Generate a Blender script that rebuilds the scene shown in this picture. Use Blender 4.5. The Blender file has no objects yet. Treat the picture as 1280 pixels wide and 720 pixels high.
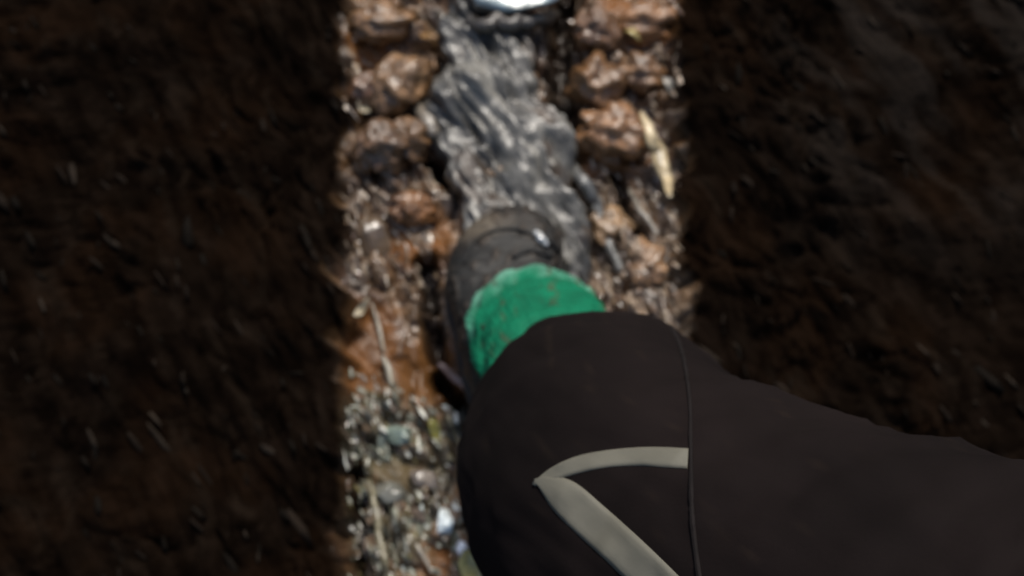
import bpy, bmesh, math, random
import numpy as np
from mathutils import Vector, Matrix
from mathutils.bvhtree import BVHTree

S = bpy.context.scene
COL = S.collection
R = math.radians

# ------------------------------------------------------------------ camera
CAM_Z = 1.50
PITCH = 20.0                      # degrees away from straight down
FPX = 1440.0                      # focal length in photograph pixels (1280 wide)
cam_d = bpy.data.cameras.new('camera')
cam = bpy.data.objects.new('camera', cam_d)
COL.objects.link(cam)
cam.location = (0, 0, CAM_Z)
cam.rotation_euler = (R(PITCH), 0, 0)
cam_d.sensor_width = 36
cam_d.lens = 36 * FPX / 1280
cam_d.clip_start = 0.02
cam_d.clip_end = 2000
cam_d.dof.use_dof = True          # the phone hunts for focus: the ground is soft
cam_d.dof.focus_distance = 0.62
cam_d.dof.aperture_fstop = 6.6
S.camera = cam

# ------------------------------------------------------------------ light
SUN = Vector((0.14, 0.56, 0.80)).normalized()
W = bpy.data.worlds.new('World')
S.world = W
W.use_nodes = True
wn = W.node_tree
bg = wn.nodes['Background']
sky = wn.nodes.new('ShaderNodeTexSky')
sky.sky_type = 'NISHITA'
sky.sun_disc = False
sky.sun_elevation = math.asin(SUN.z)
sky.sun_rotation = math.atan2(SUN.x, SUN.y)
sky.air_density = 1.0
sky.dust_density = 3.0
wn.links.new(sky.outputs[0], bg.inputs[0])
bg.inputs[1].default_value = 0.05
sd = bpy.data.lights.new('sun', 'SUN')
sd.energy = 1.5
sd.angle = R(12)
sd.color = (1.0, 0.95, 0.87)
so = bpy.data.objects.new('sun', sd)
COL.objects.link(so)
so.rotation_euler = (-SUN).to_track_quat('-Z', 'Y').to_euler()
S.view_settings.view_transform = 'Standard'
S.view_settings.look = 'None'
S.view_settings.gamma = 1
S.view_settings.use_curve_mapping = False
S.view_settings.exposure = 1.35

# ------------------------------------------------------------------ helpers
_cr = cam.rotation_euler.to_matrix()

def ray(px, py):
    return (_cr @ Vector(((px - 640) / FPX, -(py - 360) / FPX, -1))).normalized()

def at(px, py, z=0.0):
    d = ray(px, py)
    t = (z - CAM_Z) / d.z
    return Vector((0, 0, CAM_Z)) + d * t

def hsh(ix, iy, seed):
    h = (ix.astype(np.int64) * 374761393 + iy.astype(np.int64) * 668265263 + seed * 982451653) & 0xFFFFFFFF
    h = ((h ^ (h >> 13)) * 1274126177) & 0xFFFFFFFF
    h = ((h ^ (h >> 16)) * 2246822519) & 0xFFFFFFFF
    return ((h ^ (h >> 15)) & 0xFFFFFF) / float(0xFFFFFF)

def vnoise(x, y, seed=0):
    ix = np.floor(x); iy = np.floor(y)
    fx = x - ix; fy = y - iy
    ix = ix.astype(np.int64); iy = iy.astype(np.int64)
    def g(a, b):
        an = hsh(a, b, seed) * 2 * np.pi
        return np.cos(an), np.sin(an)
    u = fx * fx * fx * (fx * (fx * 6 - 15) + 10); v = fy * fy * fy * (fy * (fy * 6 - 15) + 10)
    def dot(a, b, dx, dy):
        c, s = g(a, b)
        return c * dx + s * dy
    n00 = dot(ix, iy, fx, fy); n10 = dot(ix + 1, iy, fx - 1, fy)
    n01 = dot(ix, iy + 1, fx, fy - 1); n11 = dot(ix + 1, iy + 1, fx - 1, fy - 1)
    return ((n00 * (1 - u) + n10 * u) * (1 - v) + (n01 * (1 - u) + n11 * u) * v) * 1.5

def fbm(x, y, oct=4, seed=0, gain=0.5):
    t = 0; a = 1
    for o in range(oct):
        t = t + a * vnoise(x, y, seed + o * 17)
        x = x * 2.03 + 3.1; y = y * 2.03 - 1.7; a *= gain
    return t

def worley(x, y, seed=0):
    ix = np.floor(x).astype(np.int64); iy = np.floor(y).astype(np.int64)
    f1 = np.full(x.shape, 9.0); f2 = np.full(x.shape, 9.0); idv = np.zeros(x.shape)
    for dx in (-1, 0, 1):
        for dy in (-1, 0, 1):
            cx = ix + dx; cy = iy + dy
            px = cx + hsh(cx, cy, seed); py = cy + hsh(cx, cy, seed + 5)
            d = np.sqrt((px - x) ** 2 + (py - y) ** 2)
            k = hsh(cx, cy, seed + 9)
            nearer = d < f1
            f2 = np.where(nearer, f1, np.minimum(f2, d))
            idv = np.where(nearer, k, idv)
            f1 = np.where(nearer, d, f1)
    return f1, f2, idv

def sstep(a, b, x):
    t = np.clip((x - a) / (b - a), 0, 1)
    return t * t * (3 - 2 * t)

def mesh_obj(name, verts, faces, mat, parent=None, smooth=True, colors=None):
    me = bpy.data.meshes.new(name)
    me.from_pydata([tuple(v) for v in verts], [], faces)
    me.validate()
    me.update()
    if colors is not None:
        ca = me.color_attributes.new('tone', 'FLOAT_COLOR', 'POINT')
        c4 = np.ones((len(me.vertices), 4), dtype=np.float32)
        c4[:, :3] = np.asarray(colors, dtype=np.float32)[:len(me.vertices)]
        ca.data.foreach_set('color', c4.ravel())
    if smooth:
        me.polygons.foreach_set('use_smooth', [True] * len(me.polygons))
    me.materials.append(mat)
    o = bpy.data.objects.new(name, me)
    COL.objects.link(o)
    if parent:
        o.parent = parent
    return o

def tag(o, label=None, cat=None, group=None, kind=None):
    if label: o['label'] = label
    if cat: o['category'] = cat
    if group: o['group'] = group
    if kind: o['kind'] = kind
    return o

# ------------------------------------------------------------------ materials
def material(name, base=(0.1, 0.1, 0.1), rough=0.5, spec=0.5, coat=0.0, coat_rough=0.1, tone=False,
             var=0.35, vscale=30.0, bump=0.0, bscale=200.0, bdist=0.002, rvar=0.0, stretch=None, sheen=0.0):
    m = bpy.data.materials.new(name)
    m.use_nodes = True
    nt = m.node_tree
    p = nt.nodes['Principled BSDF']
    tc = nt.nodes.new('ShaderNodeTexCoord')
    mp = nt.nodes.new('ShaderNodeMapping')
    nt.links.new(tc.outputs['Object'], mp.inputs[0])
    if stretch:
        mp.vector_type = 'TEXTURE'
        mp.inputs['Rotation'].default_value = (0, 0, stretch[0])
        mp.inputs['Scale'].default_value = (stretch[1], 1, 1)
    n1 = nt.nodes.new('ShaderNodeTexNoise')
    n1.inputs['Scale'].default_value = vscale
    n1.inputs['Detail'].default_value = 6
    nt.links.new(mp.outputs[0], n1.inputs['Vector'])
    mr = nt.nodes.new('ShaderNodeMapRange')
    mr.inputs['From Min'].default_value = 0.3; mr.inputs['From Max'].default_value = 0.7
    mr.inputs['To Min'].default_value = 1 - var; mr.inputs['To Max'].default_value = 1 + var
    nt.links.new(n1.outputs[0], mr.inputs[0])
    mx = nt.nodes.new('ShaderNodeVectorMath'); mx.operation = 'SCALE'
    if tone:
        at_ = nt.nodes.new('ShaderNodeVertexColor'); at_.layer_name = 'tone'
        nt.links.new(at_.outputs[0], mx.inputs[0])
    else:
        mx.inputs[0].default_value = base
    nt.links.new(mr.outputs[0], mx.inputs['Scale'])
    nt.links.new(mx.outputs[0], p.inputs['Base Color'])
    p.inputs['Roughness'].default_value = rough
    if rvar:
        n3 = nt.nodes.new('ShaderNodeTexNoise'); n3.inputs['Scale'].default_value = vscale * 0.7
        nt.links.new(mp.outputs[0], n3.inputs['Vector'])
        m3 = nt.nodes.new('ShaderNodeMapRange')
        m3.inputs['From Min'].default_value = 0.35; m3.inputs['From Max'].default_value = 0.65
        m3.inputs['To Min'].default_value = max(0.03, rough - rvar); m3.inputs['To Max'].default_value = rough + rvar
        nt.links.new(n3.outputs[0], m3.inputs[0]); nt.links.new(m3.outputs[0], p.inputs['Roughness'])
    p.inputs['Specular IOR Level'].default_value = spec
    p.inputs['Coat Weight'].default_value = coat
    p.inputs['Coat Roughness'].default_value = coat_rough
    if sheen:
        p.inputs['Sheen Weight'].default_value = sheen
    if bump:
        n2 = nt.nodes.new('ShaderNodeTexNoise')
        n2.inputs['Scale'].default_value = bscale; n2.inputs['Detail'].default_value = 5
        nt.links.new(mp.outputs[0], n2.inputs['Vector'])
        b = nt.nodes.new('ShaderNodeBump')
        b.inputs['Strength'].default_value = bump; b.inputs['Distance'].default_value = bdist
        nt.links.new(n2.outputs[0], b.inputs['Height'])
        nt.links.new(b.outputs[0], p.inputs['Normal'])
        nt.links.new(b.outputs[0], p.inputs['Coat Normal'])
    return m

STREAK = math.atan2(-0.87, 0.5)      # litter and mud slid down the path this way

# ground: wetness stored in the alpha-like second attribute 'wet'
def ground_material():
    m = material('wet_mud', tone=True, rough=0.42, spec=0.5, var=0.45, vscale=38, bump=0.9, bscale=95, bdist=0.006,
                 rvar=0.14, stretch=(STREAK, 3.6))
    nt = m.node_tree
    p = nt.nodes['Principled BSDF']
    a = nt.nodes.new('ShaderNodeAttribute'); a.attribute_name = 'wet'
    cw = nt.nodes.new('ShaderNodeMath'); cw.operation = 'MULTIPLY'; cw.inputs[1].default_value = 0.75
    nt.links.new(a.outputs['Fac'], cw.inputs[0])
    nt.links.new(cw.outputs[0], p.inputs['Coat Weight'])
    sw = nt.nodes.new('ShaderNodeMath'); sw.operation = 'MULTIPLY'; sw.inputs[1].default_value = 0.6
    nt.links.new(a.outputs['Fac'], sw.inputs[0])
    nt.links.new(sw.outputs[0], p.inputs['Specular IOR Level'])
    p.inputs['Coat Roughness'].default_value = 0.16
    return m

M = {
    'ground': ground_material(),
    'gravel': material('wet_gravel', tone=True, rough=0.30, spec=0.6, coat=1.0, coat_rough=0.17, var=0.3, vscale=120, bump=0.3, bscale=300),
    'litter': material('wet_leaf_litter', tone=True, rough=0.38, coat=1.0, coat_rough=0.17, var=0.3, vscale=90, bump=0.4, bscale=250),
    'rotted': material('rotted_litter', tone=True, rough=0.85, spec=0.05, var=0.3, vscale=90, bump=0.4, bscale=250),
    'rock': material('wet_grey_rock', tone=True, rough=0.48, coat=0.55, coat_rough=0.28, var=0.65, vscale=26,
                     bump=0.9, bscale=60, bdist=0.008, rvar=0.15, stretch=(STREAK, 5.0)),
    'clod': material('mud_clod', tone=True, rough=0.42, coat=0.75, coat_rough=0.14, var=0.45, vscale=45, bump=0.9, bscale=80,
                     bdist=0.006, rvar=0.12),
    'bark': material('wet_bark', tone=True, rough=0.45, coat=0.7, coat_rough=0.2, var=0.45, vscale=60, bump=0.7, bscale=140, bdist=0.003),
    'leaf': material('wet_leaf', tone=True, rough=0.35, coat=0.9, coat_rough=0.12, var=0.35, vscale=60, bump=0.4, bscale=120, bdist=0.002),
    'water': material('brown_water', (0.03, 0.02, 0.012), rough=0.04, spec=0.6, coat=1.0, coat_rough=0.02, var=0.2, vscale=20,
                      bump=0.25, bscale=35, bdist=0.003),
    'trouser': material('black_trouser_cloth', (0.0066, 0.0044, 0.0042), tone=True, rough=0.85, spec=0.08, var=0.3, vscale=9, bump=0.25, bscale=420,
                        bdist=0.0008),
    'trouser_seam': material('trouser_seam_cloth', (0.0075, 0.0056, 0.0054), rough=0.8, spec=0.15, var=0.3, vscale=60, bump=0.4, bscale=300, bdist=0.001),
    'stripe': material('grey_trim', (0.118, 0.112, 0.088), rough=0.6, spec=0.3, var=0.12, vscale=25, bump=0.2, bscale=400, bdist=0.0005),
    'gaiter': material('green_cloth', (0.002, 0.118, 0.050), tone=True, rough=0.75, spec=0.15, var=0.3, vscale=34, bump=0.8, bscale=75,
                       bdist=0.004),
    'boot': material('muddy_boot_leather', tone=True, rough=0.6, spec=0.35, var=0.4, vscale=40, bump=0.6, bscale=110, bdist=0.003),
    'sole': material('boot_rubber', (0.018, 0.015, 0.012), rough=0.7, spec=0.3, var=0.4, vscale=60, bump=0.5, bscale=150),
    'lace': material('boot_lace', (0.012, 0.012, 0.012), rough=0.7, spec=0.3),
    'hook': material('lace_hook_metal', (0.62, 0.62, 0.60), rough=0.25, spec=0.7),
}
M['hook'].node_tree.nodes['Principled BSDF'].inputs['Metallic'].default_value = 0.6

# ------------------------------------------------------------------ ground
def axis(lo, hi, step, far, grow=1.35, mid=None):
    a = list(np.arange(lo, hi + step / 2, step))
    s = step
    up = []
    x = hi
    while x < far:
        s *= grow if (mid is None or x > mid[1]) else 1.03
        x += s; up.append(x)
    dn = []
    x = lo; s = step
    while x > -far:
        s *= grow if (mid is None or x < mid[0]) else 1.03
        x -= s; dn.append(x)
    return np.array(dn[::-1] + a + up)

EL0, EL1 = at(438, 720), at(438, 0)
ER0, ER1 = at(842, 720), at(842, 0)

def edge_x(y, a, b):
    yy = np.clip(y, -0.3, 1.6)
    return a.x + (b.x - a.x) * (yy - a.y) / (b.y - a.y)

def blob(x, y, px, py, rx, ry):
    c = at(px, py); k = (c - at(px + 1, py)).length
    d = np.sqrt(((x - c.x) / (rx * k)) ** 2 + ((y - c.y) / (ry * k)) ** 2)
    d = d + 0.25 * fbm(x * 22 + px, y * 22, 3, 77)
    return 1 - sstep(0.6, 1.15, d)

def segd(x, y, a, b):
    ax, ay, bx, by = a.x, a.y, b.x, b.y
    t = np.clip(((x - ax) * (bx - ax) + (y - ay) * (by - ay)) / ((bx - ax) ** 2 + (by - ay) ** 2), 0, 1)
    return np.hypot(x - (ax + t * (bx - ax)), y - (ay + t * (by - ay)))

SMOOTH = [(462, 435, 40, 70), (540, 465, 70, 40), (520, 300, 55, 45), (500, 590, 45, 26), (545, 705, 24, 30), (800, 25, 70, 45),
          (470, 60, 40, 40), (770, 180, 55, 50)]
GULLIES = [((708, -60), (704, 185), 0.034), ((535, 200), (560, 225), 0.02), ((532, 330), (545, 440), 0.022), ((550, 470), (588, 520), 0.018),
           ((770, 215), (800, 300), 0.014), ((545, 130), (575, 215), 0.014), ((446, 570), (452, 720), 0.012), ((500, 180), (470, 215), 0.01)]

def ground_fields(x, y):
    u = x * 0.5 - y * 0.87; v = x * 0.87 + y * 0.5
    wx = fbm(x * 9, y * 9, 3, 3) * 0.02; wy = fbm(x * 9 + 9, y * 9, 3, 4) * 0.02
    ua = u + wx; va = v + wy
    smooth = np.zeros_like(x)
    for s in SMOOTH:
        smooth = np.maximum(smooth, blob(x, y, *s))
    el = edge_x(y, EL0, EL1) + 0.024 * fbm(y * 14, y * 3 + 5, 4, 31) + 0.012
    er = edge_x(y, ER0, ER1) + 0.024 * fbm(y * 14 + 40, y * 3, 4, 32) - 0.014
    bl = sstep(0.0, 0.03, el - x); br = sstep(0.0, 0.03, x - er)
    bank = np.maximum(bl, br)
    f1, f2, i1 = worley(ua * 16, va * 26, 11)
    g1, g2, i2 = worley(ua * 42, va * 85, 12)
    h1, h2, i3 = worley(ua * 95, va * 190, 13)
    clod = (1 - np.clip(f1, 0, 1)) * sstep(0.0, 0.35, f2 - f1)
    peb = (1 - np.clip(g1, 0, 1)) * sstep(0.0, 0.3, g2 - g1)
    fine = (1 - np.clip(h1, 0, 1)) * sstep(0.0, 0.3, h2 - h1)
    far = 1 - sstep(1.4, 3.0, np.hypot(x, y - 0.5))
    big = fbm(x * 5, y * 5, 3, 21)
    z = 0.022 * big * far
    rough = 1 - 0.85 * smooth
    z = z + far * rough * (0.034 * (clod - 0.3) * (0.6 + 0.8 * i1) + 0.010 * (peb - 0.3) * (0.4 + i2) + 0.0035 * (fine - .3))
    z = z + far * smooth * 0.004 * fbm(ua * 20, va * 40, 3, 41)
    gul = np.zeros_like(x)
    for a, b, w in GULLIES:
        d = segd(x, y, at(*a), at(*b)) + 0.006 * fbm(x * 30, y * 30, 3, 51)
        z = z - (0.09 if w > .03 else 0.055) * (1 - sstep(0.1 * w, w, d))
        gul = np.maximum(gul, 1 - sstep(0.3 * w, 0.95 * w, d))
    z = z * (1 - (0.55 + 0.35 * sstep(-.3, .4, fbm(x * 4, y * 4 + 8, 2, 63))) * bank) + 0.045 * bank + far * bank * (0.030 * fbm(x * 5, y * 5, 3, 61) + 0.010 * np.abs(fbm(u * 10, v * 34, 4, 62)))
    # gentle hillside away from the path
    z = z + 0.10 * np.maximum(0, np.abs(x) - 1.5) * sstep(1.5, 4, np.abs(x))* 0.6
    return z, dict(gul=gul, smooth=smooth, bank=bank, clod=i1, peb=i2, fine=i3, cav=f2 - f1, el=el, er=er, u=ua, v=va)

xs = axis(-0.36, 0.40, 0.0032, 160.0, mid=(-1.3, 1.3))
ys = axis(0.02, 1.16, 0.0036, 160.0, mid=(-0.8, 2.2))
GX, GY = np.meshgrid(xs, ys)
GZ, F = ground_fields(GX, GY)
nx, ny = len(xs), len(ys)

def mixc(a, b, t):
    return a * (1 - t[..., None]) + np.array(b) * t[..., None]

tone = np.ones(GX.shape + (3,)) * np.array([0.120, 0.064, 0.028])
tone = mixc(tone, (0.170, 0.096, 0.044), sstep(0.45, 0.8, F['clod']) * 0.8)            # paler clods
tone = mixc(tone, (0.055, 0.030, 0.018), (1 - sstep(0.1, 0.35, F['clod'])) * 0.8)        # dark humus clods
tone = mixc(tone, (0.17, 0.14, 0.11), sstep(0.72, 0.95, F['peb']) * 0.6)                 # stony bits
tone = mixc(tone, (0.028, 0.018, 0.012), (1 - sstep(0.0, 0.22, F['peb'])) * 0.6)
tone = mixc(tone, (0.135, 0.056, 0.017), F['smooth'] * 0.9)                            # smooth orange clay
for b in [(490, 640, 60, 110), (470, 540, 45, 60), (560, 560, 30, 60)]:
    tone = mixc(tone, (0.075, 0.066, 0.038), blob(GX, GY, *b) * 0.8)                   # greyish grit, lower left
for b in [(790, 310, 60, 90)]:
    tone = mixc(tone, (0.17, 0.115, 0.072), blob(GX, GY, *b) * 0.7)                     # tan grit by the leg
tone = mixc(tone, (0.075, 0.034, 0.010), blob(GX, GY, 545, 470, 60, 40) * 0.7)
peat = np.array([0.0036, 0.0023, 0.0016])
warm = sstep(-0.1, 0.5, fbm(GX * 6, GY * 6, 3, 91))
pt = np.ones(GX.shape + (3,)) * peat * (0.65 + 0.9 * F['peb'][..., None])
pt = mixc(pt, (0.0085, 0.0044, 0.0024), warm * 0.45)
grey = sstep(0.3, 0.5, GX) * sstep(0.45, 0.8, GY) * sstep(-.35, .35, fbm(F['u'] * 4, F['v'] * 16, 4, 92))
pt = mixc(pt, (0.0130, 0.0105, 0.0088), grey * 0.7)                                     # drier, greyer humus up the right bank
strk = sstep(.25, .7, fbm(F['u'] * 9, F['v'] * 40, 4, 93))
pt = mixc(pt, (0.0105, 0.0072, 0.0050), strk * 0.5)                                      # rotted bark streaks
tone = tone * (1 - F['bank'][..., None]) + pt * F['bank'][..., None]
tone = mixc(tone, (0.012, 0.008, 0.006), F['gul'] * 0.9)        # shade of the clefts painted in as near black
wet = np.clip(0.95 - 1.0 * F['bank'] - 0.5 * F['gul'] + 0.25 * fbm(GX * 16, GY * 16, 3, 95) * (1 - F['bank']), 0, 1) * (1 - 0.8 * F['smooth'])

verts = np.stack([GX, GY, GZ], -1).reshape(-1, 3)
idx = np.arange(nx * ny).reshape(ny, nx)
quads = np.stack([idx[:-1, :-1], idx[:-1, 1:], idx[1:, 1:], idx[1:, :-1]], -1).reshape(-1, 4)
me = bpy.data.meshes.new('ground')
me.vertices.add(len(verts)); me.vertices.foreach_set('co', verts.ravel())
me.loops.add(quads.size); me.loops.foreach_set('vertex_index', quads.ravel())
me.polygons.add(len(quads)); me.polygons.foreach_set('loop_start', np.arange(0, quads.size, 4))
me.polygons.foreach_set('use_smooth', np.ones(len(quads), dtype=bool))
me.update(calc_edges=True); me.validate()
ca = me.color_attributes.new('tone', 'FLOAT_COLOR', 'POINT')
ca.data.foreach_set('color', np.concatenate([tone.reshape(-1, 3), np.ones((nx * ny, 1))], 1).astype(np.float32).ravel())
wa = me.attributes.new('wet', 'FLOAT', 'POINT')
wa.data.foreach_set('value', wet.ravel().astype(np.float32))
me.materials.append(M['ground'])
ground = bpy.data.objects.new('ground', me)
COL.objects.link(ground)
tag(ground, 'churned wet brown mud path between black peat banks', 'ground', kind='structure')

def gz(x, y):
    i = int(np.clip(np.searchsorted(xs, x) - 1, 0, nx - 2)); j = int(np.clip(np.searchsorted(ys, y) - 1, 0, ny - 2))
    fx = (x - xs[i]) / (xs[i + 1] - xs[i]); fy = (y - ys[j]) / (ys[j + 1] - ys[j])
    a = GZ[j, i] * (1 - fx) + GZ[j, i + 1] * fx; b = GZ[j + 1, i] * (1 - fx) + GZ[j + 1, i + 1] * fx
    return a * (1 - fy) + b * fy

# ------------------------------------------------------------------ shape builders
def loft(rings, cap=True):
    n = len(rings[0]); v = []; f = []
    for r in rings: v += [Vector(p) for p in r]
    for i in range(len(rings) - 1):
        for k in range(n):
            a = i * n + k; b = i * n + (k + 1) % n
            f.append((a, b, b + n, a + n))
    if cap:
        for base, order in ((0, -1), ((len(rings) - 1) * n, 1)):
            c = sum(v[base:base + n], Vector()) / n
            v.append(c); ci = len(v) - 1
            for k in range(n):
                a = base + k; b = base + (k + 1) % n
                f.append((b, a, ci) if order < 0 else (a, b, ci))
    return v, f

def spline(pts, n):
    """Catmull-Rom through tuples of any length."""
    P = [np.array(p, float) for p in pts]
    P = [2 * P[0] - P[1]] + P + [2 * P[-1] - P[-2]]
    out = []
    seg = len(P) - 3
    for i in range(n):
        t = i / (n - 1) * seg
        k = min(int(t), seg - 1); t -= k
        a, b, c, d = P[k:k + 4]
        out.append(0.5 * ((2 * b) + (-a + c) * t + (2 * a - 5 * b + 4 * c - d) * t * t + (-a + 3 * b - 3 * c + d) * t ** 3))
    return out

def tube_rings(path, n=24, wob=0.0, seed=0, up=Vector((0, 0, 1)), freq=3.0, flat=1.0):
    """path: [(x,y,z,r)]; rings square to the path."""
    rings = []
    for i, p in enumerate(path):
        a = Vector(path[max(0, i - 1)][:3]); b = Vector(path[min(len(path) - 1, i + 1)][:3])
        t = (b - a).normalized()
        s = t.cross(up)
        if s.length < 1e-3: s = t.cross(Vector((0, 1, 0)))
        s.normalize(); w = s.cross(t).normalized()
        ring = []
        for k in range(n):
            an = 2 * math.pi * k / n
            r = p[3]
            if wob:
                r *= 1 + wob * float(fbm(np.array([math.cos(an) * freq * 0.6 + i * 0.35 + seed]), np.array([math.sin(an) * freq * 0.6 + seed * 3.1 - i * .2]), 3, seed)[0])
            ring.append(Vector(p[:3]) + s * math.cos(an) * r + w * math.sin(an) * r * flat)
        rings.append(ring)
    return rings

def lump(seed, sx, sy, sz, rough=0.25, sub=4, angular=0.0):
    bm = bmesh.new()
    bmesh.ops.create_icosphere(bm, subdivisions=sub, radius=1)
    vs = np.array([v.co[:] for v in bm.verts])
    n = fbm(vs[:, 0] * 1.6 + seed * 7.3 + vs[:, 2] * 0.9, vs[:, 1] * 1.6 + vs[:, 2] * 1.3 + seed, 5, seed)
    n2 = fbm(vs[:, 0] * 5 + vs[:, 2] * 4 + seed, vs[:, 1] * 5 - vs[:, 2] * 3, 3, seed + 3)
    r = 1 + rough * n + rough * 0.35 * n2
    vs = vs * r[:, None]
    if angular:
        rr = random.Random(seed)
        for _ in range(9):
            d = Vector((rr.gauss(0, 1), rr.gauss(0, 1), rr.gauss(0, 1) * 0.8)).normalized()
            lim = rr.uniform(0.62, 0.9)
            k = vs @ np.array(d)
            over = np.maximum(0, k - lim) * angular
            vs = vs - over[:, None] * np.array(d)
    vs = vs * np.array([sx, sy, sz])
    f = [tuple(v.index for v in fc.verts) for fc in bm.faces]
    bm.free()
    return vs, f

def rot2(vs, a):
    c, s = math.cos(a), math.sin(a)
    o = vs.copy(); o[:, 0] = vs[:, 0] * c - vs[:, 1] * s; o[:, 1] = vs[:, 0] * s + vs[:, 1] * c
    return o

# ------------------------------------------------------------------ the grey rock the boot steps along
def grey_rock():
    ctrl = [(612, -60, 0.010, 0.056), (610, 10, .012, 0.062), (606, 60, 0.020, .070), (608, 130, 0.022, .080), (632, 210, 0.018, .090), (660, 280, .010, .078),
            (690, 350, -0.004, 0.060), (712, 410, -.02, 0.045)]
    path = []
    for px, py, z, r in spline(ctrl, 170):
        p = at(px, py, z); path.append((p.x, p.y, z, r))
    rings = []
    n = 120
    for i, p in enumerate(path):
        a = Vector(path[max(0, i - 1)][:3]); b = Vector(path[min(len(path) - 1, i + 1)][:3])
        t = (b - a); t.z = 0; t.normalize(); s = Vector((t.y, -t.x, 0))
        ring = []
        for k in range(n):
            an = 2 * math.pi * k / n
            x = math.cos(an); h = math.sin(an)
            q = Vector(p[:3]) + s * x * p[3]
            uu = q.x * 0.5 - q.y * 0.87; vv = q.x * 0.87 + q.y * 0.5
            n1 = float(fbm(np.array([uu * 7]), np.array([vv * 30]), 4, 5)[0])
            n3 = 1 - 2 * abs(float(fbm(np.array([uu * 9 + 4]), np.array([vv * 46]), 3, 15)[0]))
            n2 = float(fbm(np.array([q.x * 14]), np.array([q.y * 14]), 3, 6)[0])
            rr = 1 + 0.24 * n2 + 0.14 * n1
            q = Vector(p[:3]) + s * x * p[3] * rr
            top = 0.034 * (abs(h) ** 0.75) * (1 if h > 0 else -1.2)
            q.z = p[2] + top + (0.015 * n1 + 0.014 * n2 + 0.008 * n3) * max(0, h) ** 0.5
            ring.append(q)
        rings.append(ring)
    v, f = loft(rings)
    q = np.array([tuple(a) for a in v])
    uu = q[:, 0] * .5 - q[:, 1] * .87; vv = q[:, 0] * .87 + q[:, 1] * .5
    a1 = fbm(uu * 6, vv * 34, 4, 501); a2 = fbm(q[:, 0] * 12, q[:, 1] * 12, 4, 502); a3 = fbm(uu * 14, vv * 70, 3, 503)
    c = np.ones((len(q), 1)) * np.array([[.090, .086, .076]]) * np.clip(1 + .9 * a1 + .45 * a3, .25, 2.2)[:, None]
    md = sstep(.12, .55, a2 - 18 * (q[:, 2] - .035))[:, None]
    c = c * (1 - md) + np.array([[.040, .026, .015]]) * md
    o = mesh_obj('wet_rock', v, f, M['rock'], colors=np.clip(c, .008, .4))
    tag(o, 'long ridged grey wet rock running up the path ahead of the boot', 'rock')
    return o

def _grey():
    return grey_rock()
rock = grey_rock()

# a flat wet step across the top of the grey rock, a sky glint painted pale on top, shade painted dark on its sides
def glint_stone():
    vs, f = lump(41, 0.088, 0.048, 0.036, 0.12, 4, angular=0.9)
    vs[:, 2] = np.minimum(vs[:, 2], 0.020 + 0.003 * fbm(vs[:, 0] * 30, vs[:, 1] * 60, 3, 8))
    p = at(632, -14, 0.07)
    vs = rot2(vs, R(-4)) + np.array([p.x, p.y, 0.060])
    cols = np.ones((len(vs), 1)) * np.array([[.30, .36, .36]])  # pale tone stands for sky shining on the wet top
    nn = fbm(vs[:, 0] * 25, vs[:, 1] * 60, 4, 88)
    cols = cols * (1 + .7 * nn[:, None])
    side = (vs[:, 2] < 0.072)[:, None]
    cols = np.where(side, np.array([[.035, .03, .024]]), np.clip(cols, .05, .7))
    o = mesh_obj('glint_stone', vs, f, M['gravel'], colors=cols)
    tag(o, 'flat stone with a sky glint painted pale bluish, lying crosswise on the far end of the long grey rock', 'stone')
glint_stone()

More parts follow.
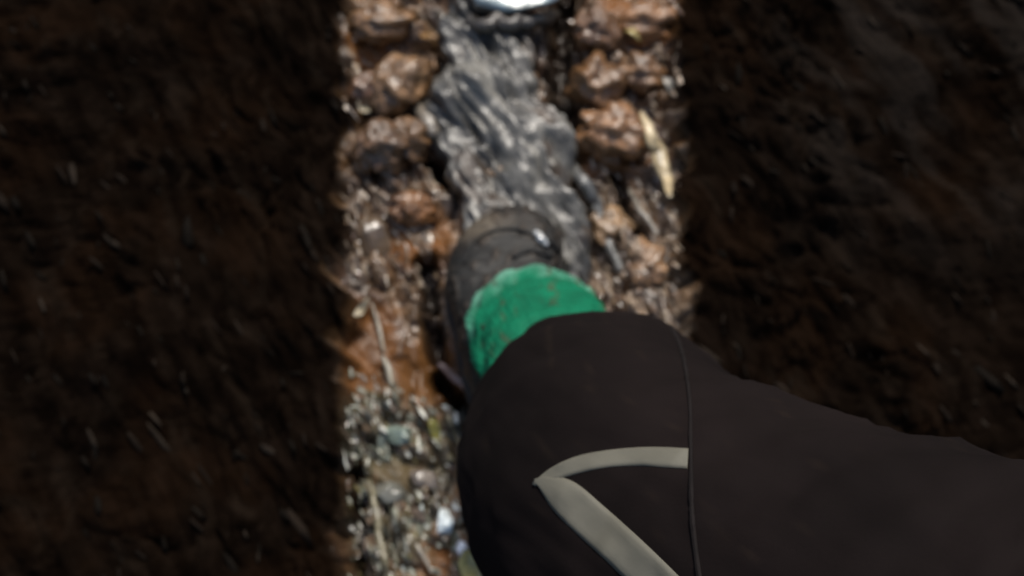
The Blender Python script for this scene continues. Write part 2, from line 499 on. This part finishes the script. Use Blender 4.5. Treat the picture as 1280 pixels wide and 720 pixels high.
# ------------------------------------------------------------------ mud clods and stones that can be told apart
CLODS = [  # px, py, half-sizes in photo px (across, along), height m, turn, tone, name, label
    (478, 30, 38, 26, .030, 20, (.13, .076, .038), 'mud_clod', 'glossy brown mud clod left of the flat crosswise stone'),
    (498, 105, 34, 40, .036, -55, (.13, .080, .044), 'mud_clod', 'pinkish brown mud clod at the left foot of the grey rock'),
    (463, 112, 26, 24, .026, 10, (.11, .06, .035), 'mud_clod', 'small brown mud clod touching the left peat bank high in the picture'),
    (476, 182, 36, 34, .040, 15, (.085, .05, .028), 'mud_clod', 'dark brown crumbly mud clod left of the black hole beside the grey rock'),
    (515, 178, 24, 32, .036, -60, (.11, .066, .036), 'mud_clod', 'upright reddish clod between the dark crumbly clod and the grey root'),
    (745, 105, 38, 36, .042, 30, (.125, .070, .034), 'mud_clod', 'shiny brown boulder of mud right of the long dark cleft'),
    (768, 168, 44, 42, .046, -40, (.15, .084, .044), 'mud_clod', 'largest smooth red brown mud boulder right of the grey rock'),
    (800, 95, 32, 28, .036, 10, (.115, .066, .034), 'mud_clod', 'brown mud clod above the pale split stick'),
    (745, 40, 30, 30, .034, -20, (.10, .055, .03), 'mud_clod', 'brown mud clod beside the top of the long dark cleft'),
    (805, 30, 40, 28, .034, 25, (.17, .090, .042), 'mud_clod', 'orange tan mud clod in the far right corner of the path'),
    (762, 285, 30, 30, .026, -50, (.17, .12, .080), 'mud_clod', 'pale tan clod above the black trouser leg'),
    (812, 335, 28, 36, .028, -60, (.15, .095, .058), 'mud_clod', 'tan clod against the right peat bank above the trouser leg'),
    (515, 262, 28, 22, .026, 0, (.14, .07, .03), 'mud_clod', 'orange brown clod left of the boot toe'),
    (465, 300, 28, 30, .022, -60, (.10, .07, .045), 'stone', 'grey brown stone at the left bank level with the boot toe'),
    (487, 620, 26, 18, .022, -60, (.13, .13, .11), 'stone', 'grey stone in the gravel left of the knee'),
    (500, 545, 20, 14, .022, -62, (.15, .19, .16), 'stone', 'smooth pale greenish stone in the gravel above the other grey stones'),
    (530, 600, 22, 14, .02, -62, (.14, .115, .095), 'stone', 'pinkish grey stone beside the trouser leg below the knee edge'),
    (557, 655, 15, 20, .026, -20, (.80, .88, .88), 'stone', 'stone painted bright pale blue white as a sky glint beside the edge of the trouser leg'),  # reflection of the sky painted in as a pale stone
    (577, 688, 8, 12, .018, 30, (.72, .78, .90), 'stone', 'small stone painted lavender white as a glint below the pale blue one'),  # second glint, likewise put into the stone colour
    (452, 672, 12, 20, .016, -70, (.32, .29, .24), 'stone', 'small cream stone at the left bank near the bottom of the picture'),
]
for i, (px, py, ax, ay, hz, tr, tn, nm, lb) in enumerate(CLODS):
    c = at(px, py, 0.0); k = (c - at(px + 1, py)).length
    ang = 0.9 if nm == 'stone' else 0.25
    vs, f = lump(60 + i, ax * k, ay * k, hz, 0.34 if nm != 'stone' else 0.2, 4, angular=ang)
    vs = rot2(vs, R(tr) * 0.4)
    z = gz(c.x, c.y)
    lift = 0.25 * hz
    # shift so that the lump's middle stays on its pixel at its own height
    c = at(px, py, z + lift)
    n = len(vs)
    tn_ = np.array(tn) * (np.array([1.25, 1.1, .85]) if nm == 'mud_clod' else 1)      # soaked loam, redder than dry
    nn = fbm(vs[:, 0] * 60 + i, vs[:, 1] * 60 + vs[:, 2] * 40, 3, 200 + i)
    cols = tn_[None, :] * (1 + 0.35 * nn[:, None]) if nm != 'stone' or tn_.max() < .5 else np.ones((n, 1)) * tn_[None, :]
    me_o = mesh_obj(nm, vs, f, M['clod'] if nm != 'stone' else M['gravel'], colors=np.clip(cols, 0.005, .9))
    me_o.location = (c.x, c.y, z + lift)
    tag(me_o, lb, 'mud clod' if nm == 'mud_clod' else 'stone', 'mud clods along the path' if nm == 'mud_clod' else 'loose stones on the path')

# ------------------------------------------------------------------ roots, sticks
def stick(name, pts, col, label, cat, wob=0.12, seed=0, n=40, sides=14, group=None, flat=1.0, mat='bark'):
    path = []
    for px, py, z, r in spline(pts, n):
        g = at(px, py, 0); zz = gz(g.x, g.y) + z
        p = at(px, py, zz); path.append((p.x, p.y, zz, max(r, 0.0008)))
    # smooth heights
    hz = np.array([p[2] for p in path])
    for _ in range(12): hz[1:-1] = (hz[:-2] + 2 * hz[1:-1] + hz[2:]) / 4
    path = [(p[0], p[1], float(h), p[3]) for p, h in zip(path, hz)]
    v, f = loft(tube_rings(path, sides, wob, seed, flat=flat))
    cs = np.array(v)
    nn = fbm(cs[:, 0] * 90 + seed, cs[:, 1] * 25, 3, 300 + seed)
    o = mesh_obj(name, v, f, M[mat], colors=np.clip(np.array(col)[None, :] * (1 + 0.4 * nn[:, None]), .005, .8))
    return tag(o, label, cat, group)

stick('root', [(520, 130, .018, .010), (545, 165, .024, .012), (572, 195, .024, .011), (600, 225, .020, .009), (620, 246, .006, .006)], (.14, .12, .095),
      'grey brown root slanting onto the left edge of the grey rock', 'root', seed=1)
stick('root', [(700, 190, .016, .008), (735, 235, .018, .010), (755, 290, .014, .009), (775, 340, .006, .006)], (.10, .10, .095),
      'dark grey root along the right edge of the grey rock', 'root', seed=2)
stick('split_stick', [(802, 140, .030, .003), (812, 165, .036, .009), (824, 195, .036, .011), (832, 222, .032, .009), (838, 246, .026, .003)], (.42, .33, .19),
      'pale tan split stick lying beside the right peat bank', 'stick', seed=3, flat=0.55)
stick('branch', [(572, 34, .052, .007), (600, 30, .054, .011), (640, 28, .054, .012), (672, 25, .052, .011), (696, 20, .046, .008)], (.030, .024, .018),
      'dark wet branch lying crosswise on the grey rock just below the pale bluish stone', 'branch', seed=5)
TW = [
    (([(786, 236, .016, .003), (800, 262, .018, .004), (822, 292, .016, .003)]), (.20, .18, .15), 'thin grey twig just below the pale split stick'),
    (([(548, 455, .010, .004), (566, 470, .013, .006), (584, 486, .010, .005), (592, 496, .004, .003)]), (.16, .11, .10), 'pinkish brown twig pointing at the green gaiter from the left'),
    (([(465, 380, .008, .002), (474, 410, .012, .003), (480, 440, .008, .002)]), (.23, .20, .15), 'short pale twig on the smooth orange clay by the left bank'),
    (([(478, 446, .010, .003), (486, 462, .012, .005), (490, 482, .008, .003)]), (.24, .22, .17), 'stubby pale twig below the short one on the orange clay'),
    (([(560, 520, .008, .002), (568, 540, .01, .0025), (578, 562, .008, .002)]), (.26, .23, .15), 'thin straw coloured twig alongside the trouser leg'),
    (([(462, 600, .010, .003), (470, 640, .012, .005), (478, 690, .010, .005), (486, 730, .006, .004)]), (.15, .13, .075), 'long olive brown stick running out at the bottom of the picture'),
    (([(520, 680, .010, .002), (532, 700, .012, .0025), (540, 716, .008, .002)]), (.28, .25, .2), 'thin pale twig on the clay under the pale blue stone'),
]
for i, (pts, col, lb) in enumerate(TW):
    stick('twig', pts, col, lb, 'twig', seed=20 + i, n=24, sides=10, group='twigs on the path')

# ------------------------------------------------------------------ fallen leaves
def leaf(px, py, L, wd, turn, col, label, seed, lift=0.006):
    g = at(px, py, 0); z = gz(g.x, g.y)
    rr = random.Random(seed)
    vs = []; fs = []; nu, nv = 14, 7
    for layer in (0, 1):
        for i in range(nu):
            t = i / (nu - 1)
            w = wd * math.sin(math.pi * min(1, max(0, t)) ** 0.85) ** 0.8 + 0.0004
            for j in range(nv):
                s = (j / (nv - 1) - 0.5) * 2
                x = (t - 0.5) * L; y = s * w * 0.5
                zz = 0.25 * abs(y) + 0.006 * math.sin(t * 5 + seed) + 0.002 * math.sin(s * 6 + t * 9 + seed) - layer * 0.0007
                vs.append((x, y, zz))
    for layer in (0, 1):
        o = layer * nu * nv
        for i in range(nu - 1):
            for j in range(nv - 1):
                a = o + i * nv + j
                q = (a, a + nv, a + nv + 1, a + 1)
                fs.append(q if layer else q[::-1])
    vs = rot2(np.array(vs), R(turn))
    cols = np.ones((len(vs), 1)) * np.array(col)[None, :]
    o = mesh_obj('fallen_leaf', vs, fs, M['leaf'], colors=cols)
    p = at(px, py, z + 0.012 + lift)
    o.location = p
    o.rotation_euler = (rr.uniform(-.25, .25), rr.uniform(-.25, .25), 0)
    tag(o, label, 'leaf', 'fallen leaves on the mud')

leaf(545, 540, .040, .014, -62, (.15, .14, .03), 'narrow olive leaf between the gravel and the trouser leg', 1)
leaf(588, 712, .055, .026, -70, (.24, .21, .06), 'yellow olive leaf at the bottom edge of the trouser leg', 2)
leaf(452, 385, .030, .012, 50, (.28, .24, .16), 'small cream leaf against the left bank at the top of the orange clay', 3)
leaf(536, 45, .040, .014, -35, (.26, .15, .06), 'orange brown leaf between the left clods and the grey rock', 4)
leaf(790, 42, .036, .010, -40, (.42, .33, .12), 'bright yellow tan leaf on the orange clod at upper right', 5)
leaf(836, 108, .034, .012, -55, (.30, .27, .22), 'pale grey leaf above the pale split stick', 6)
leaf(800, 385, .034, .014, -50, (.26, .18, .11), 'light brown leaf tucked against the top of the trouser leg', 7)
leaf(480, 560, .036, .012, -65, (.15, .17, .14), 'grey green leaf among the gravel by the left bank', 8)
leaf(455, 135, .030, .012, -50, (.30, .26, .18), 'straw coloured leaf on the left bank edge near the dark crumbly clod', 9)

# ------------------------------------------------------------------ uncountable gravel and litter
def scatter(name, n, seed, sampler, mat, label, cat, tilt=0.0, smooth=True):
    rr = random.Random(seed)
    V = []; Fc = []; C = []
    ico = bmesh.new(); bmesh.ops.create_icosphere(ico, subdivisions=1, radius=1)
    base = np.array([v.co[:] for v in ico.verts]); bf = [tuple(v.index for v in f.verts) for f in ico.faces]; ico.free()
    made = 0; tries = 0
    while made < n and tries < n * 30:
        tries += 1
        s = sampler(rr)
        if s is None: continue
        px, py, L, w, h, col = s
        g = at(px, py, 0)
        z = gz(g.x, g.y)
        a = STREAK + rr.gauss(0, 0.33)
        b = base * (1 + 0.22 * np.array([[rr.gauss(0, 1)] for _ in range(len(base))])) * np.array([L, w, h])
        tx, ty = rr.gauss(0, .35), rr.gauss(0, .35)
        b[:, 2] += b[:, 0] * tx + b[:, 1] * ty
        b = rot2(b, a)
        b[:, 2] += b[:, 1] * rr.gauss(.22, .22) * (tilt)      # most pieces tilted one way to catch the sun as glints
        b = b + np.array([g.x, g.y, z + h * 0.35 + .2 * w * tilt])
        o = len(V); V += list(b); Fc += [tuple(k + o for k in f) for f in bf]
        C += [col] * len(b); made += 1
    ob = mesh_obj(name, V, Fc, mat, smooth=smooth, colors=np.array(C))
    return tag(ob, label, cat, kind='stuff')

def pick(rr, table):
    t = rr.random() * sum(w for w, _ in table)
    for w, c in table:
        t -= w
        if t <= 0: break
    k = rr.uniform(0.7, 1.25)
    return tuple(min(0.8, x * k) for x in c)

GREY = [(3, (.13, .135, .10)), (2.2, (.26, .265, .215)), (1.6, (.55, .55, .48)), (1.4, (.14, .12, .045)), (2.2, (.085, .05, .026)), (1, (.20, .11, .05)), (2, (.10, .07, .045)), (1, (.10, .12, .085)), (.5, (.40, .44, .41))]
TAN = [(3, (.21, .15, .095)), (2, (.13, .078, .045)), (1.6, (.32, .25, .18)), (1, (.09, .055, .035)), (.4, (.36, .31, .26))]
def gravel_sampler(rr):
    px = rr.uniform(436, 600); py = rr.uniform(490, 740)
    if rr.random() < 0.25:
        py = rr.uniform(470, 600); px = rr.uniform(436, 520)
    for (cx, cy, a, b) in ((500, 590, 40, 20), (545, 710, 22, 24), (555, 470, 60, 34)):
        if ((px - cx) / a) ** 2 + ((py - cy) / b) ** 2 < 1 and rr.random() < .9: return None
    if rr.random() < .18:
        L = rr.uniform(.009, .018); w = rr.uniform(.0008, .0015)
        return px, py, L, w, w, pick(rr, GREY)
    L = rr.uniform(.003, .0095) * (1.6 if rr.random() < .2 else 1)
    return px, py, L, L * rr.uniform(.22, .48), L * rr.uniform(.1, .22), pick(rr, GREY)
scatter('gravel', 640, 5, gravel_sampler, M['gravel'], 'wet grey and cream gravel lying on the mud left of the knee', 'gravel', tilt=1.0, smooth=False)

def litter_sampler(rr):
    zone = rr.random()
    if zone < .45: px, py = rr.uniform(735, 845), rr.uniform(215, 420)
    elif zone < .7: px, py = rr.uniform(436, 545), rr.uniform(235, 350)
    elif zone < .86: px, py = rr.uniform(436, 540), rr.uniform(-20, 240)
    else: px, py = rr.uniform(715, 845), rr.uniform(-20, 220)
    if rr.random() < .3:
        L = rr.uniform(.010, .022); w = rr.uniform(.0007, .0013)
        return px, py, L, w, w, pick(rr, TAN)
    L = rr.uniform(.003, .012)
    return px, py, L, L * rr.uniform(.22, .42), L * rr.uniform(.15, .35), pick(rr, TAN)
scatter('leaf_litter', 1300, 6, litter_sampler, M['litter'], 'brown scraps of wet leaf and bark scattered on the mud', 'leaf litter', tilt=1.0, smooth=False)

PEATC = [(3, (.006, .0045, .0032)), (2, (.010, .007, .005)), (.8, (.020, .015, .011))]
def peat_sampler(rr):
    px = rr.uniform(-60, 430) if rr.random() < .5 else rr.uniform(850, 1340)
    py = rr.uniform(-40, 740)
    L = rr.uniform(.004, .020) * (1.8 if rr.random() < .12 else 1)
    return px, py, L, L * rr.uniform(.10, .3), L * rr.uniform(.08, .2), pick(rr, PEATC)
scatter('peat_litter', 420, 7, peat_sampler, M['rotted'], 'black rotted leaf scraps covering the peat banks on both sides', 'leaf litter')

# ------------------------------------------------------------------ the hiker: one leg, seen from above
person = bpy.data.objects.new('person', None)
COL.objects.link(person)
hb = at(640, 420, 0); person.location = (hb.x, hb.y, 0)
tag(person, 'hiker in black trousers with a grey trim, green gaiter and muddy grey boot', 'person')
bpy.context.view_layer.update()
PINV = person.matrix_world.inverted()

def child(name, v, f, mat, parent=person, colors=None, smooth=True):
    o = mesh_obj(name, v, f, mat, parent, smooth, colors)
    o.matrix_parent_inverse = PINV if parent is person else parent.matrix_world.inverted()
    return o

GZB = 0.030   # the boot presses on rock and mud at about this height
def boot():
    heel = at(633, 540, GZB); toe = at(642, 262, GZB + 0.03)
    ax = (toe - heel); ax.z = 0
    L = ax.length; ax.normalize(); sx = Vector((ax.y, -ax.x, 0))
    #      t     half-w  top    left-bias
    prof = [(0.00, .020, .060, 0), (.03, .034, .085, 0), (.10, .042, .105, 0), (.25, .050, .120, -.008), (.42, .058, .118, -.012), (.55, .068, .100, -.014),
            (.68, .072, .083, -.012), (.80, .070, .070, -.006), (.90, .058, .060, 0.002), (.96, .040, .050, .004), (1.0, .018, .036, .006)]
    rings = []
    for t, w, h, b in spline(prof, 46):
        c = heel + ax * (t * L) + sx * b
        ring = []
        for k in range(40):
            an = 2 * math.pi * k / 40
            cx = math.copysign(abs(math.cos(an)) ** 0.8, math.cos(an)); sn = math.sin(an)
            up = h * 0.5 + (h * 0.5) * math.copysign(abs(sn) ** (0.9 if sn > 0 else .35), sn)
            ring.append(Vector((c.x + sx.x * cx * w, c.y + sx.y * cx * w, GZB + 0.012 + up * 0.9)))
        rings.append(ring)
    v, f = loft(rings)
    # ankle shaft
    sh = []
    for px, py, z, r in spline([(640, 455, .06, .052), (648, 445, .13, .056), (662, 432, .21, .058), (668, 425, .24, .052)], 12):
        p = at(px, py, z); sh.append((p.x, p.y, z, r))
    v2, f2 = loft(tube_rings(sh, 32, 0.05, 4))
    o_ = len(v); v += v2; f += [tuple(a + o_ for a in q) for q in f2]
    bo = child('boot', v, f, M['boot'])
    rm = bo.modifiers.new('remesh', 'REMESH'); rm.mode = 'VOXEL'; rm.voxel_size = 0.0035; rm.use_smooth_shade = True
    smo = bo.modifiers.new('smooth', 'SMOOTH'); smo.iterations = 10; smo.factor = 0.6
    # bake the modifiers so that dirt can be laid on the finished surface
    dg = bpy.context.evaluated_depsgraph_get()
    em = bpy.data.meshes.new_from_object(bo.evaluated_get(dg))
    bo.modifiers.clear(); bo.data = em
    if not em.materials: em.materials.append(M['boot'])
    cs = np.zeros(len(em.vertices) * 3); em.vertices.foreach_get('co', cs); cs = cs.reshape(-1, 3)
    nz = fbm(cs[:, 0] * 28, cs[:, 1] * 28 + cs[:, 2] * 15, 4, 400)
    low = np.clip(1 - (cs[:, 2] - .05) / 0.06 + 0.5 * nz, 0, 1)
    col = np.array([.0085, .0080, .0068])[None, :] * np.ones((len(cs), 1))
    mud = np.array([.014, .0095, .006])
    col = col * (1 - low[:, None]) + mud * low[:, None]
    tp = at(603, 290, .08)
    patch = np.clip(1.3 - np.hypot((cs[:, 0] - tp.x) / .034, (cs[:, 1] - tp.y) / .022) + .3 * nz, 0, 1)
    col = col * (1 - patch[:, None]) + np.array([.075, .06, .042]) * patch[:, None]
    sp_ = sstep(.25, .6, fbm(cs[:, 0] * 75 + 3, cs[:, 1] * 60 + cs[:, 2] * 50, 4, 410))
    col = col * (1 - .75 * sp_[:, None]) + np.array([.030, .020, .012]) * .75 * sp_[:, None]
    vn = np.zeros(len(em.vertices) * 3); em.vertices.foreach_get('normal', vn); vn = vn.reshape(-1, 3)
    crease = fbm(cs[:, 0] * 22, cs[:, 1] * 70, 4, 420)
    cs2 = cs + vn * (.0028 * sp_ + .0022 * crease)[:, None]
    em.vertices.foreach_set('co', cs2.ravel()); em.update()
    ca = em.color_attributes.new('tone', 'FLOAT_COLOR', 'POINT')
    ca.data.foreach_set('color', np.concatenate([col, np.ones((len(cs), 1))], 1).astype(np.float32).ravel())
    em.polygons.foreach_set('use_smooth', [True] * len(em.polygons))
    # sole: a slab that stands a little proud of the upper
    rr = []
    for zz, gw in ((GZB - .016, .002), (GZB - .012, .005), (GZB + .010, .006), (GZB + .016, .003)):
        ring = []
        left, right = [], []
        for t, w, h, b in spline(prof, 40):
            c = heel + ax * (t * (L + .012) - .006) + sx * b
            left.append(Vector((c.x - sx.x * (w + gw), c.y - sx.y * (w + gw), zz)))
            right.append(Vector((c.x + sx.x * (w + gw), c.y + sx.y * (w + gw), zz)))
        rr.append(left + right[::-1])
    v, f = loft(rr)
    child('sole', v, f, M['sole'], bo)
    bv = BVHTree.FromObject(bo, bpy.context.evaluated_depsgraph_get())
    mw = bo.matrix_world
    def down(px, py):
        d = ray(px, py); im = mw.inverted()
        h = bv.ray_cast(im @ Vector((0, 0, CAM_Z)), d)
        return (mw @ h[0]) if h[0] else None
    def cord(name, pp, r, mat, seed):
        path = []
        for q in pp:
            h = down(*q)
            if h: path.append((h.x, h.y, h.z + r * 0.6, r))
        if len(path) > 3:
            v, f = loft(tube_rings(path, 10)); child(name, v, f, mat, bo)
    for k, (a, b, c) in enumerate([((672, 290), (692, 306), (712, 336)), ((640, 322), (664, 314), (690, 322))]):
        cord('lace', [tuple(x) for x in spline([a, b, c], 14)], .0030, M['lace'], k)
    cord('toe_cap_seam', [tuple(x) for x in spline([(580, 330), (596, 300), (626, 287), (662, 292), (690, 322)], 30)], .0022, M['lace'], 9)
    # metal hook shining on the outer side of the boot
    hp = down(676, 299) or down(668, 305)
    if hp:
        bm = bmesh.new(); bmesh.ops.create_cube(bm, size=1)
        bmesh.ops.bevel(bm, geom=bm.edges[:], offset=.2, segments=3, affect='EDGES')
        mt = Matrix.Translation(hp + Vector((0, 0, .003))) @ Matrix.Rotation(R(-52), 4, 'Z') @ Matrix.Diagonal((.026, .010, .007, 1))
        vv = [mt @ v.co for v in bm.verts]; ff = [tuple(v.index for v in q.verts) for q in bm.faces]; bm.free()
        child('lace_hook', vv, ff, M['hook'], bo)
    return bo
bo = boot()

def gaiter():
    path = []
    for px, py, z, r in spline([(667, 408, .165, .077), (670, 413, .19, .080), (680, 430, .225, .081), (692, 454, .265, .082), (704, 478, .32, .080)], 40):
        p = at(px, py, z); path.append((p.x, p.y, z, r))
    rings = []
    for i, p in enumerate(path):
        ring = []
        for k in range(264):
            an = 2 * math.pi * k / 264
            fold = 0.028 * math.sin(i * 0.75 + 1.4 * math.sin(an * 2 + 1)) + 0.008 * math.sin(an * 9 + i * .12) + 0.007 * math.sin(an * 66 + .6 * math.sin(i * .4))
            fold += 0.060 * float(fbm(np.array([math.cos(an) * 2.2 + i * .05]), np.array([math.sin(an) * 2.2 + i * .09]), 3, 71)[0])
            r = p[3] * (1 + fold)
            zj = 0.006 * float(fbm(np.array([an * 4]), np.array([2.2]), 2, 72)[0]) if i < 3 else 0
            ring.append(Vector((p[0] + math.cos(an) * r, p[1] + math.sin(an) * r, p[2] + zj)))
        rings.append(ring)
    inner = [[Vector((path[0][0], path[0][1], q.z)) + (q - Vector((path[0][0], path[0][1], q.z))) * s + Vector((0, 0, dz)) for q in rings[0]]
             for s, dz in ((.72, .012), (.95, -.003))]
    v, f = loft(inner + rings)
    q = np.array([tuple(a) for a in v])
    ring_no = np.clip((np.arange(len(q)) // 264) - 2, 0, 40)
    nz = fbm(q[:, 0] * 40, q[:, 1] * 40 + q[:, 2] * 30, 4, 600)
    edge = np.clip(1 - (ring_no - 5 - 5 * nz) / 12, 0, 1)[:, None]          # light on the lower edge painted in as paler green
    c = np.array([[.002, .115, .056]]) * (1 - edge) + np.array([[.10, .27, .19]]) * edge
    sp_ = sstep(.42, .75, fbm(q[:, 0] * 70, q[:, 1] * 70 + q[:, 2] * 60, 4, 601))[:, None]
    c = c * (1 - .6 * sp_) + np.array([[.05, .04, .022]]) * .6 * sp_
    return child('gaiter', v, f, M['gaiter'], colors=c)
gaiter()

def tcols(v, n):
    q = np.array([tuple(a) for a in v])
    c = np.ones((len(q), 1)) * np.array([[.0066, .0044, .0042]])
    c = c * (1 + .35 * fbm(q[:, 0] * 8, q[:, 1] * 8 + q[:, 2] * 6, 3, 700))[:, None]
    wetl = 1 - sstep(.28, .50, q[:, 2])
    sp_ = sstep(.62, .85, fbm(q[:, 0] * 80, q[:, 1] * 80 + q[:, 2] * 55, 3, 701) + .25 * wetl)[:, None]
    return c * (1 - .15 * sp_) + np.array([[.030, .020, .013]]) * .15 * sp_      # dried spatter of mud

def trousers():
    ctrl = [(722, 512, .280, .080), (722, 512, .31, .089), (736, 528, .37, .106), (753, 556, .45, .125), (772, 604, .55, .127), (830, 665, .63, .125), (970, 745, .70, .128),
            (1160, 840, .77, .138), (1360, 950, .83, .150)]
    path = []
    for px, py, z, r in spline(ctrl, 84):
        p = at(px, py, z); path.append((p.x, p.y, z, r))
    hip = path[-1]
    n = 200
    rings = []
    for i, p in enumerate(path):
        a = Vector(path[max(0, i - 1)][:3]); b = Vector(path[min(len(path) - 1, i + 1)][:3])
        t = (b - a).normalized()
        if i < 14:                                   # the hem hangs level
            t = t.lerp(Vector((0, 0, 1)), 1 - i / 14).normalized()
        s = t.cross(Vector((0, 1, 0.3))).normalized(); w = s.cross(t).normalized()
        ring = []
        for k in range(n):
            an = 2 * math.pi * k / n
            ca_, sa_ = math.cos(an), math.sin(an)
            fold = 0.035 * float(fbm(np.array([ca_ * 1.6 + i * .045]), np.array([sa_ * 1.6 - i * .03]), 4, 81)[0])
            fold += 0.016 * float(1 - 2 * abs(vnoise(np.array([ca_ * 1.5 + i * .16 + 3]), np.array([sa_ * 1.5 - i * .10]), 84)[0])) * min(1, i / 10)
            fold += 0.026 * float(vnoise(np.array([ca_ * 2 + i * .23]), np.array([sa_ * 2 + i * .14]), 82)[0])
            cr = float(vnoise(np.array([an * .9 + i * .05]), np.array([i * .30 + 1.2 * math.sin(an + 1)]), 85)[0])
            fold += 0.015 * (max(0.0, 1 - 3.2 * abs(cr)) ** 1.5) * (0.35 + sstep(30, 60, i))      # creases across the cloth
            if i in (3, 4): fold -= .012                                                          # stitched hem
            ring.append(Vector(p[:3]) + (s * ca_ - w * sa_) * p[3] * (1 + fold))
        rings.append(ring)
    c0 = Vector(path[0][:3])
    inner = [[c0 + (q - c0) * .86 + Vector((0, 0, .03)) for q in rings[0]], [c0 + (q - c0) * .97 - Vector((0, 0, .003)) for q in rings[0]]]
    v, f = loft(inner + rings)
    return child('trousers', v, f, M['trouser'], colors=tcols(v, n))
tr = trousers()
bpy.context.view_layer.update()

def strips_on(obj, centre, name, mat, off=0.0025, nseg=60, nw=6):
    """cloth trim sewn on: follows the trouser surface, with its own thickness."""
    bv = BVHTree.FromObject(obj, bpy.context.evaluated_depsgraph_get())
    im = obj.matrix_world.inverted(); mw = obj.matrix_world
    pts = spline(centre, nseg)
    top = []; bot = []
    for i in range(nseg):
        a = pts[max(0, i - 1)]; b = pts[min(nseg - 1, i + 1)]
        t = (b - a)[:2]; t = t / np.linalg.norm(t); nrm = np.array([-t[1], t[0]])
        rt, rb = [], []
        for j in range(nw):
            q = pts[i][:2] + nrm * pts[i][2] * (j / (nw - 1) - .5)
            h = bv.ray_cast(im @ Vector((0, 0, CAM_Z)), ray(*q))
            if h[0] is None: break
            p = mw @ h[0]; no = (mw.to_3x3() @ h[1]).normalized()
            e = 0.35 if j in (0, nw - 1) else 1
            rt.append(p + no * off * e); rb.append(p - no * 0.001)
        if len(rt) == nw: top.append(rt); bot.append(rb)
    rings = [a + b[::-1] for a, b in zip(top, bot)]
    v, f = loft(rings)
    return child(name, v, f, mat, obj)

strips_on(tr, [(836, 404, 4), (852, 440, 5), (862, 500, 5), (864, 575, 5), (866, 650, 6), (876, 730, 6), (890, 800, 6)], 'side_seam', M['trouser_seam'], off=0.0018, nseg=90)
strips_on(tr, [(668, 606, 4), (690, 594, 16), (720, 582, 21), (757, 574, 21), (800, 571, 23), (832, 572, 25), (850, 573, 25), (860, 573.5, 25)], 'trim', M['stripe'], off=0.0016, nw=9)
strips_on(tr, [(670, 601, 5), (684, 606, 24), (706, 621, 44), (738, 650, 48), (780, 688, 49), (815, 722, 50), (850, 757, 50)], 'trim', M['stripe'], off=0.0018, nw=9)
